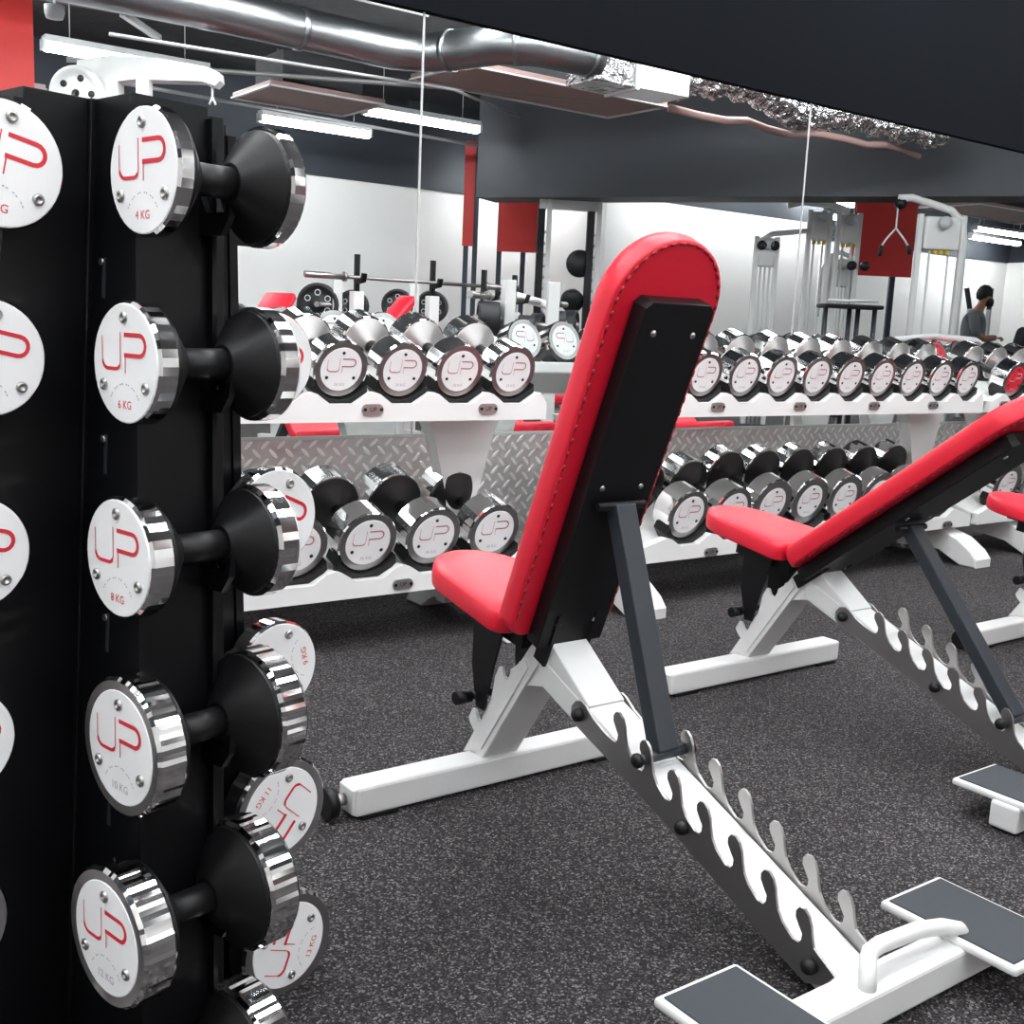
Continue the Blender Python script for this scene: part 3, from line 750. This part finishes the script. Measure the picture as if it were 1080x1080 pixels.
def barbell(label, c, rz, L_=2.0, r=.014):
    t = thing('barbell', label, 'barbell', c, rz)
    m = MB(); m.cyl((-L_ / 2 + .32, 0, 0), (L_ / 2 - .32, 0, 0), r, 'satin', 12); m.build('shaft', t)
    for s in (-1, 1):
        m = MB(); m.cyl((s * (L_ / 2 - .33), 0, 0), (s * (L_ / 2 - .31), 0, 0), .036, 'satin', 14); m.cyl((s * (L_ / 2 - .32), 0, 0), (s * L_ / 2, 0, 0), .024, 'satin', 14); m.build('sleeve', t)
    return t
def press_station(label, c, rz, barz, sp):
    t = thing('bench_press_station', label, 'bench press', (c[0], c[1], 0), rz)
    for s in (-1, 1):
        m = MB(); m.bar((s * sp / 2, 0, 0), (s * sp / 2, 0, barz - .10), .09, .07, 'white', (1, 0, 0), .006); m.build('upright', t)
        m = MB(); m.bar((s * sp / 2, -.005, barz - .22), (s * sp / 2, -.005, barz + .17), .035, .03, 'black', (1, 0, 0)); m.bar((s * sp / 2, 0, barz - .03), (s * sp / 2, .08, barz - .02), .04, .03, 'black', (1, 0, 0)); m.bar((s * sp / 2, .09, barz - .03), (s * sp / 2, .11, barz + .03), .04, .02, 'black', (1, 0, 0)); m.build('hook', t)
        m = MB(); m.bar((s * sp / 2, -.35, .04), (s * sp / 2, .35, .04), .08, .08, 'white', (1, 0, 0), .005); m.build('floor_rail', t)
    m = MB(); m.bar((-sp / 2, 0, .35), (sp / 2, 0, .35), .06, .06, 'white', (0, 1, 0)); m.bar((0, 0, .35), (0, .9, .35), .07, .06, 'white', (1, 0, 0)); m.build('cross_tube', t)
    m = MB(); m.box((-.14, .1, .42), (.14, 1.0, .48), 'red', None, .02); m.build('pad', t)
    return t
press_station('white bench press station with black hooks, reflected left of the mirror joint strip', (4.37, -.86), 0.0, 1.25, .66)
barbell('steel barbell on the left bench press station in the mirror', (4.55, -.83, 1.25), 0.0, 1.9)
press_station('white press station whose black bar slants, reflected left of the raised backrest', (4.72, .02), math.radians(-34), 1.15, .62)
barbell('dark barbell slanting across the mirror left of the raised backrest', (5.02, -.10, 1.14), math.radians(-34), 2.1, .016)
# red inclined pads of the stations
def pad_obj(label, c, rx, rz, w, L_, th=.06, mat='red'):
    t = thing('incline_bench', label, 'weight bench', (c[0], c[1], 0), rz)
    mt = Matrix.Translation((0, 0, c[2])) @ Matrix.Rotation(rx, 4, 'X')
    m = MB(); m.box((-w / 2, -L_ / 2, -th / 2), (w / 2, L_ / 2, th / 2), mat, mt, .02, 3, True); m.build('backrest', t)
    m = MB(); m.bar((0, 0, c[2] - .05), (0, -.1, .05), .07, .07, 'white', (1, 0, 0)); m.box((-.25, -.35, 0), (.25, -.28, .06), 'white'); m.box((-.25, .2, 0), (.25, .27, .06), 'white'); m.box((-.035, -.35, 0.0), (.035, .25, .06), 'white'); m.build('frame', t)
    m = MB(); m.box((-.14, L_ * .35, .42), (.14, L_ * .35 + .35, .48), mat, None, .02); m.build('seat', t)
pad_obj('red incline pad reflected between the bench press and the weight plates', (4.02, -.30, .96), math.radians(-42), math.radians(75), .16, .46)
pad_obj('red pad reflected just right of the tower above its second dumbbell', (3.38, -.88, .98), math.radians(-40), math.radians(50), .24, .36)
# plate stand
def plate_tree(label, x, y, rz, horns):
    t = thing('plate_rack', label, 'plate rack', (x, y, 0), rz)
    m = MB(); m.bar((0, 0, 0), (0, 0, 1.25), .08, .08, 'white', (1, 0, 0), .005); m.box((-.16, -.04, 0), (.16, .04, .06), 'white'); m.box((-.04, -.16, 0), (.04, .16, .06), 'white'); m.build('post', t)
    for h in horns:
        m = MB(); m.cyl((-.14, 0, h), (.14, 0, h), .02, 'satin', 10); m.build('horn', t)
plate_tree('white plate rack reflected right of the tower', 4.22, -1.55, 0, (1.05, .6))
plate_disc('black weight plate with spokes reflected right of the tower, the largest', 4.10, -1.62, 1.05, .17, -.9, .07)
plate_disc('smaller black weight plate just right of the largest reflected plate', 4.36, -1.52, 1.05, .13, -.9, .05)
plate_tree('white plate rack reflected behind the mirror joint strip', 4.72, -1.18, .3, (1.06, .6))
plate_disc('black weight plate reflected left of the joint strip', 4.62, -1.25, 1.07, .13, -.9, .08)
plate_disc('black weight plate reflected right of the joint strip', 4.86, -1.12, 1.07, .13, -.9, .12)
plate_tree('white plate rack reflected left of the raised backrest, nearest', 4.45, .50, .2, (.98, .55))
plate_disc('thick black weight plate reflected beside the white slanted upright', 4.32, .46, .99, .115, .5, .14)
plate_disc('black weight plate reflected above the right end of the nearer rack', 4.55, .58, .95, .075, .5, .10)
plate_disc('black weight plate reflected beside the raised backrest, lower left', 4.80, .60, .98, .085, .5, .09)

# rig posts with red boards
def rig(label, x, y, w, z0, z1, zt, rz=0.0, posts=None, board='redpaint'):
    t = thing('training_rig', label, 'training rig', (x, y, 0), rz)
    for p in (posts or (-w / 2, w / 2)):
        m = MB(); m.bar((p, 0, 0), (p, 0, zt), .06, .06, 'bluepost', (1, 0, 0)); m.build('post', t)
    m = MB(); m.box((-w / 2 - .02, .035, z0), (w / 2 + .02, .06, z1), board); m.build('red_board', t)
    return t
rig('rig of dark blue posts with a square red board, reflected left of the raised backrest', 8.2, -4.56, .46, 1.83, 3.0, 3.4, math.radians(36), (-.23, .06, .25))
rig('narrow dark post with a tall thin red board, reflected left of the bulkhead', 7.74, -4.98, .09, 1.88, 3.1, 3.4, math.radians(36), (-.02, .09))
rig('dark blue rig with a large red board reflected behind the white pulley tower', 11.28, -1.62, .66, 1.71, 3.0, 3.4, math.radians(36), (-.33, .15))
m = MB(); m.box((1.15, -.06, 0), (1.46, .05, 3.6), 'redpaint', Matrix.Translation((0, -4.3, 0)))
tag(m.build('red_column'), 'red painted column reflected at the top left corner', 'column')
bpy.data.objects['red_column'].location = (1.15, 0, 0)
# squat rack of black posts
t = thing('power_rack', 'black and white power rack reflected just left of the raised backrest', 'power rack', (7.72, -3.05, 0), math.radians(30))
for sx in (-.27, .27):
    m = MB(); m.bar((sx, 0, 0), (sx, 0, 2.7), .075, .075, 'black', (1, 0, 0)); m.build('post', t)
    m = MB(); m.bar((sx + .08, .05, 0), (sx + .08, .05, 2.6), .05, .05, 'white', (1, 0, 0)); m.build('weight_guide', t)
    m = MB()
    for q in range(9): m.cyl((sx + .04, 0, 1.0 + q * .12), (sx + .07, 0, 1.0 + q * .12), .018, 'pale', 8)
    m.build('peg', t)
m = MB(); m.bar((-.3, 0, 2.25), (.35, 0, 2.25), .1, .08, 'white', (0, 0, 1)); m.build('top_beam', t)
m = MB(); m.bar((-.3, 0, .9), (.35, 0, .92), .06, .06, 'white', (0, 0, 1)); m.bar((-.3, .2, .45), (.35, .2, .45), .06, .06, 'white', (0, 0, 1)); m.build('lower_beam', t)
m = MB(); m.lathe([(0, -.05), (.14, -.05), (.15, 0), (.14, .05), (0, .05)], 'iron', 20, Matrix.Translation((.18, -.06, 1.65)) @ Matrix.Rotation(PI / 2, 4, 'X')); m.build('pulley', t)
m = MB(); m.lathe([(0, -.05), (.12, -.05), (.13, 0), (.12, .05), (0, .05)], 'iron', 20, Matrix.Translation((.12, -.06, 1.25)) @ Matrix.Rotation(PI / 3, 4, 'X')); m.build('counterweight', t)
for i, (x, y, z) in enumerate(((6.0, -1.2, .94), (6.25, -1.05, .98), (6.6, -1.6, .95))):
    plate_disc(['dark plate low behind the bar in the mirror, leftmost of three beside the backrest', 'dark plate low behind the bar in the mirror, middle of three beside the backrest', 'dark plate low behind the bar in the mirror, nearest the backrest'][i], x, y, z, .13, .9, .10)
plate_tree('white plate rack reflected beside the raised backrest, lower one', 6.25, -1.30, .9, (.95, .6))
plate_tree('white plate rack reflected above the right end of the nearer rack', 4.72, .64, .5, (.96, .55))
# large curved white machine frame
m = MB(); m.tube([(5.0, -.6, .2), (5.0, -.6, .95), (5.05, -.57, 1.12), (5.2, -.45, 1.18), (5.4, -.3, 1.12), (5.5, -.22, .9), (5.55, -.2, .1)], .035, 'white', 12)
tag(m.build('tubular_machine'), 'curved white tubular frame reflected behind the slanting bar', 'exercise machine')
m = MB(); m.tube([(8.0, 1.0, .0), (8.0, 1.0, .85), (8.05, 1.0, .98), (8.3, 1.15, 1.02), (8.6, 1.35, 1.0), (8.75, 1.45, .9), (8.8, 1.5, .0)], .03, 'pale', 12)
m.box((8.2, 1.1, .88), (8.55, 1.4, .95), 'red', None, .02)
tag(m.build('padded_machine'), 'low white curved machine frame with a pink-red pad, reflected right of the raised backrest', 'exercise machine')

# cable machines
def cable_col(t, x, y, h, n=2, caps=True, w=.24):
    for k in range(2):
        m = MB(); m.bar((x - w / 2 + w * k, y, 0), (x - w / 2 + w * k, y, h), .05, .06, 'white', (1, 0, 0), .008); m.build('upright', t)
    for k in range(n):
        m = MB(); m.cyl((x - w * .22 + w * .44 * k / max(1, n - 1), y, 0), (x - w * .22 + w * .44 * k / max(1, n - 1), y, h - .28), .011, 'pale', 8); m.build('guide_rod', t)
    m = MB(); m.box((x - w * .42, y - .05, h - .32), (x + w * .42, y + .05, h - .02), 'white', None, .02)
    m.build('hood', t)
    if caps:
        m = MB()
        for k in range(3): m.box((x - .07 + .055 * k, y + .0, h - .36), (x - .04 + .055 * k, y + .06, h - .325), 'yellow')
        m.build('cap', t)
    m = MB()
    for k in range(12): m.box((x - w * .34, y - .05, .12 + k * .055), (x + w * .34, y + .05, .165 + k * .055), 'grey')
    m.build('weight_stack', t)
    m = MB(); m.lathe([(0, -.02), (.06, -.02), (.055, 0), (.06, .02), (0, .02)], 'pale', 16, Matrix.Translation((x, y + .08, h - .08)) @ Matrix.Rotation(PI / 2, 4, 'X')); m.build('pulley', t)
t = thing('cable_machine', 'white pulley tower with an arm reaching over the red board, reflected at the right', 'cable machine', (9.45, .36, 0), math.radians(36))
cable_col(t, 0, 0, 2.14, 2, True, .40)
m = MB(); m.tube([(.22, 0, .1), (.22, 0, 1.9), (.19, 0, 2.08), (.08, 0, 2.18), (-.06, 0, 2.22), (-.30, 0, 2.28), (-.42, 0, 2.27)], .035, 'white', 12); m.build('top_arm', t)
m = MB(); m.lathe([(0, -.03), (.05, -.03), (.045, 0), (.05, .03), (0, .03)], 'rubber', 16, Matrix.Translation((-.40, 0, 2.22)) @ Matrix.Rotation(PI / 2, 4, 'X')); m.build('arm_pulley', t)
m = MB(); m.tube([(-.42, .0, 2.2), (-.42, 0, 2.0), (-.50, 0, 1.9), (-.54, 0, 1.83)], .009, 'pale', 8); m.tube([(-.42, 0, 2.0), (-.33, 0, 1.9), (-.29, 0, 1.84)], .009, 'pale', 8)
m.cyl((-.54, 0, 1.84), (-.55, 0, 1.74), .018, 'rubber', 10); m.cyl((-.29, 0, 1.85), (-.27, 0, 1.77), .018, 'rubber', 10); m.build('rope_handle', t)
t = thing('cable_machine', 'tall white multi-column cable station reflected left of the red board, at the second joint strip', 'cable machine', (9.9, -1.42, 0), math.radians(36))
for k, (xx, yy, hh) in enumerate(((-.55, .0, 2.02), (.0, 0, 2.32), (.30, .05, 2.30))): cable_col(t, xx, yy, hh, 3 if k == 0 else 2, k in (1, 2), .22)
m = MB(); m.tube([(-.65, 0, 1.95), (-.5, 0, 2.05), (-.1, 0, 2.10), (.3, 0, 2.1)], .03, 'white', 10); m.build('crossbar', t)
m = MB(); m.tube([(.3, 0, 2.32), (.1, 0, 2.38), (-.2, 0, 2.40), (-.36, 0, 2.36)], .04, 'white', 10); m.build('top_arm', t)
m = MB()
for xx in (-.62, -.48, .36, .5): m.lathe([(0, -.02), (.05, -.02), (.045, 0), (.05, .02), (0, .02)], 'iron', 14, Matrix.Translation((xx, .08, 1.92 if xx < 0 else 1.75)) @ Matrix.Rotation(PI / 2, 4, 'X'))
m.build('pulley', t)
t = thing('cable_machine', 'slim white pulley column with a curved top, reflected just left of the large red board', 'cable machine', (10.22, -1.36, 0), math.radians(36))
cable_col(t, 0, 0, 1.85, 2, False, .20)
m = MB(); m.tube([(-.18, 0, 1.2), (-.18, 0, 1.7), (-.12, 0, 1.85), (0, 0, 1.9), (.12, 0, 1.85), (.16, 0, 1.7)], .025, 'pale', 10); m.build('top_arm', t)
# big boom machine at upper left
t = thing('cable_machine', 'large white boom machine with a round cam, reflected above the top of the tower', 'cable machine', (2.38, -.72, 0), math.radians(37))
BOOM = t
m = MB(); m.prism([(-.30, 2.03), (-.28, 2.14), (-.12, 2.17), (.12, 2.165), (.36, 2.135), (.42, 2.11), (.425, 2.07), (.40, 2.045), (.355, 2.055), (.33, 2.075), (.0, 2.06), (-.18, 2.03)], -.05, .05, 'white', 'y', None, .01); m.build('boom', t)
m = MB(); m.bar((-.13, 0, 0), (-.13, 0, 2.12), .10, .1, 'white', (1, 0, 0), .006); m.build('mast', t)
m = MB(); m.bar((.05, .04, 0), (.05, .04, 2.12), .06, .08, 'white', (1, 0, 0), .006); m.build('rear_mast', t)
m = MB(); m.lathe([(.02, -.02), (.05, -.02), (.055, -.012), (.10, -.012), (.105, -.02), (.13, -.02), (.135, 0), (.13, .02), (.105, .02), (.10, .012), (.055, .012), (.05, .02), (.02, .02)], 'white', 28, Matrix.Translation((-.26, .10, 1.97)) @ Matrix.Rotation(PI / 2, 4, 'X'))
for k in range(5):
    a = k * 2 * PI / 5; m.lathe([(0, .013), (.016, .014), (.017, .012), (0, .012)], 'iron', 12, Matrix.Translation((-.26 + .075 * math.cos(a), .10, 1.97 + .075 * math.sin(a))) @ Matrix.Rotation(-PI / 2, 4, 'X'))
m.build('cam', t)
m = MB(); m.tube([(.375, 0, 2.05), (.375, 0, 2.0), (.36, 0, 1.965)], .006, 'pale', 8); m.tube([(.375, 0, 2.0), (.392, 0, 1.965)], .006, 'pale', 8); m.build('cable_clip', t)
for ch in [c for c in BOOM.children]:
    for v in ch.data.vertices:
        v.co.x *= 1.27; v.co.y *= 1.27; v.co.z = max(0.0, .95 + (v.co.z - .95) * 1.27)
# round bar stand (dark stool-like frame)
t = thing('bar_stand', 'dark table-like bar stand reflected under the large red board', 'stand', (8.38, .24, 0), math.radians(36))
m = MB(); m.box((-.26, -.15, 1.235), (.26, .15, 1.27), 'black', None, .01); m.build('top', t)
for sx in (-.22, 0, .07, .22):
    m = MB(); m.cyl((sx, .02 * (sx != 0), 0), (sx, .02 * (sx != 0), 1.24), .022, 'grey', 10); m.build('leg', t)
m = MB(); m.cyl((-.2, 0, 1.30), (.25, 0, 1.31), .012, 'pale', 8); m.build('bar', t)
# dark equipment at the far right
t = thing('upholstered_machine', 'black upholstered machine seat reflected beside the person', 'exercise machine', (9.98, .84, 0), math.radians(36))
m = MB(); m.box((-.16, -.08, .55), (.14, .08, 1.16), 'darkcloth', Matrix.Rotation(math.radians(12), 4, 'Y'), .06, 3, True); m.build('back_pad', t)
m = MB(); m.box((-.2, -.2, .45), (.25, .2, .55), 'darkcloth', None, .03); m.build('seat', t)
m = MB(); m.bar((0, 0, 0), (0, 0, .5), .08, .08, 'white', (1, 0, 0)); m.bar((.22, 0, 0), (.30, 0, 1.25), .05, .05, 'white', (1, 0, 0)); m.build('frame', t)
t = thing('shoulder_press', 'dark padded machine top reflected at the right picture edge', 'exercise machine', (9.85, 1.30, 0), math.radians(36))
m = MB(); m.box((-.16, -.08, 1.30), (.16, .08, 1.40), 'iron', None, .03); m.build('head_pad', t)
m = MB(); m.bar((0, 0, 0), (0, 0, 1.3), .06, .06, 'white', (1, 0, 0)); m.build('frame', t)
# two wall-mounted handles above person
m = MB(); m.bar((13.92, -2.08, 1.45), (13.86, -2.12, 1.72), .05, .045, 'grey', (1, 0, 0)); m.bar((13.92, -2.08, 0), (13.92, -2.08, 1.45), .05, .05, 'pale', (1, 0, 0))
tag(m.build('lever_post'), 'dark-tipped lever post reflected above the person, left one', 'exercise machine')
m = MB(); m.bar((14.13, -1.93, 1.45), (14.13, -1.93, 1.73), .05, .045, 'grey', (1, 0, 0)); m.bar((14.13, -1.93, 0), (14.13, -1.93, 1.45), .05, .05, 'pale', (1, 0, 0))
tag(m.build('lever_post'), 'dark-tipped lever post reflected above the person, right one', 'exercise machine')

# ------------------------------------------------------------------ the person in grey
def skin_body(name, chain, edges, mat, parent, sub=2, root=0):
    me = bpy.data.meshes.new(name); me.from_pydata([c[0] for c in chain], edges, [])
    o = bpy.data.objects.new(name, me); COL.objects.link(o)
    md = o.modifiers.new('skin', 'SKIN'); sv = me.skin_vertices[0].data if me.skin_vertices else None
    if sv is None:
        bm_ = bmesh.new(); bm_.from_mesh(me); bm_.verts.layers.skin.verify(); bm_.to_mesh(me); bm_.free(); sv = me.skin_vertices[0].data
    for i, c in enumerate(chain):
        r = c[1]; sv[i].radius = (r, r) if not isinstance(r, tuple) else r; sv[i].use_root = (i == root)
    md2 = o.modifiers.new('sub', 'SUBSURF'); md2.levels = sub; md2.render_levels = sub
    dg = bpy.context.evaluated_depsgraph_get(); me2 = bpy.data.meshes.new_from_object(o.evaluated_get(dg))
    bpy.data.objects.remove(o); me2.materials.clear(); me2.materials.append(M[mat])
    for p in me2.polygons: p.use_smooth = True
    q = bpy.data.objects.new(name, me2); COL.objects.link(q); q.parent = parent
    return q
P = thing('person', 'person in grey top and pale trousers looking down at their hands, reflected at the right', 'person', (13.15, -1.50, 0), math.radians(62))
# local frame: faces +x (towards their hands), z up
body = [((0, 0, .92), .13), ((-.02, 0, 1.08), .14), ((-.02, 0, 1.24), .16), ((.0, 0, 1.36), .12), ((.03, 0, 1.43), .055), ((.075, 0, 1.50), .06), ((.09, 0, 1.58), .085), ((.095, 0, 1.63), .07),
        ((-.01, .17, 1.34), .065), ((.02, .22, 1.16), .052), ((.12, .19, 1.05), .045), ((.27, .08, 1.08), .034),
        ((-.01, -.17, 1.34), .065), ((.02, -.22, 1.16), .052), ((.12, -.19, 1.05), .045), ((.27, -.08, 1.08), .034),
        ((0, .10, .84), .10), ((.03, .11, .48), .065), ((.0, .11, .10), .045), ((.12, .12, .04), .035),
        ((0, -.10, .84), .10), ((-.03, -.11, .48), .065), ((-.06, -.11, .10), .045), ((.06, -.12, .04), .035)]
ed = [(0, 1), (1, 2), (2, 3), (3, 4), (4, 5), (5, 6), (6, 7), (3, 8), (8, 9), (9, 10), (10, 11), (3, 12), (12, 13), (13, 14), (14, 15), (0, 16), (16, 17), (17, 18), (18, 19), (0, 20), (20, 21), (21, 22), (22, 23)]
skin_body('body', body, ed, 'skin', P)
top = [((0, 0, .96), .145), ((-.02, 0, 1.08), .155), ((-.02, 0, 1.24), .175), ((.0, 0, 1.36), .132), ((.01, 0, 1.41), .075),
       ((-.01, .17, 1.34), .078), ((.02, .22, 1.16), .066), ((.09, .20, 1.07), .058),
       ((-.01, -.17, 1.34), .078), ((.02, -.22, 1.16), .066), ((.09, -.20, 1.07), .058)]
skin_body('grey_top', top, [(0, 1), (1, 2), (2, 3), (3, 4), (3, 5), (5, 6), (6, 7), (3, 8), (8, 9), (9, 10)], 'hoodie', P)
tr = [((0, 0, .95), .15), ((0, .10, .82), .115), ((.03, .11, .48), .085), ((.0, .11, .12), .07), ((0, -.10, .82), .115), ((-.03, -.11, .48), .085), ((-.06, -.11, .12), .07)]
skin_body('trousers', tr, [(0, 1), (1, 2), (2, 3), (0, 4), (4, 5), (5, 6)], 'trousers', P)
m = MB(); m.lathe([(0, -.11), (.06, -.10), (.095, -.05), (.105, .0), (.095, .05), (.06, .09), (0, .105)], 'hair', 20, Matrix.Translation((.075, 0, 1.62)) @ Matrix.Rotation(math.radians(25), 4, 'Y') @ Matrix.Diagonal((.92, .85, 1, 1)))
m.lathe([(0, -.06), (.05, -.05), (.06, 0), (.05, .04), (0, .05)], 'hair', 16, Matrix.Translation((.135, 0, 1.51)))
m.build('hair_and_beard', P)
for s in (-1, 1):
    for f in range(5):
        base = Vector((.29, s * (.075 - .014 * f), 1.075 - .006 * abs(f - 2))); L_ = (.045, .06, .065, .06, .048)[f]
        m = MB(); m.tube([base, base + Vector((L_ * .5, -s * .006, .004)), base + Vector((L_ * .8, -s * .014, -.012)), base + Vector((L_ * .85, -s * .02, -.030))], [.0095, .009, .008, .006], 'skin', 8)
        m.build('finger' if f else 'thumb', P)

# ------------------------------------------------------------------ world, camera, colour
w = bpy.data.worlds.new('World'); SC.world = w; w.use_nodes = True
w.node_tree.nodes['Background'].inputs[0].default_value = (.5, .52, .55, 1); w.node_tree.nodes['Background'].inputs[1].default_value = .1
yaw, pitch, roll = [math.radians(a) for a in (36.36, 9.42, -2.61)]
fwd = Vector((math.sin(yaw) * math.cos(pitch), math.cos(yaw) * math.cos(pitch), -math.sin(pitch)))
rt = Vector((math.cos(yaw), -math.sin(yaw), 0)); dn = fwd.cross(rt)
r2 = math.cos(roll) * rt + math.sin(roll) * dn; d2 = -math.sin(roll) * rt + math.cos(roll) * dn
cam = bpy.data.cameras.new('Camera'); co = bpy.data.objects.new('Camera', cam); COL.objects.link(co)
mw = Matrix((r2, -d2, -fwd)).transposed().to_4x4(); mw.translation = Vector((0, 0, .95)); co.matrix_world = mw
cam.sensor_width = 36; cam.lens = 1182.5 / 1080 * 36; cam.clip_start = .02; cam.clip_end = 100
SC.camera = co
vs = SC.view_settings; vs.view_transform = 'Standard'; vs.look = 'None'; vs.gamma = 1.0; vs.use_curve_mapping = False; vs.exposure = 0.85
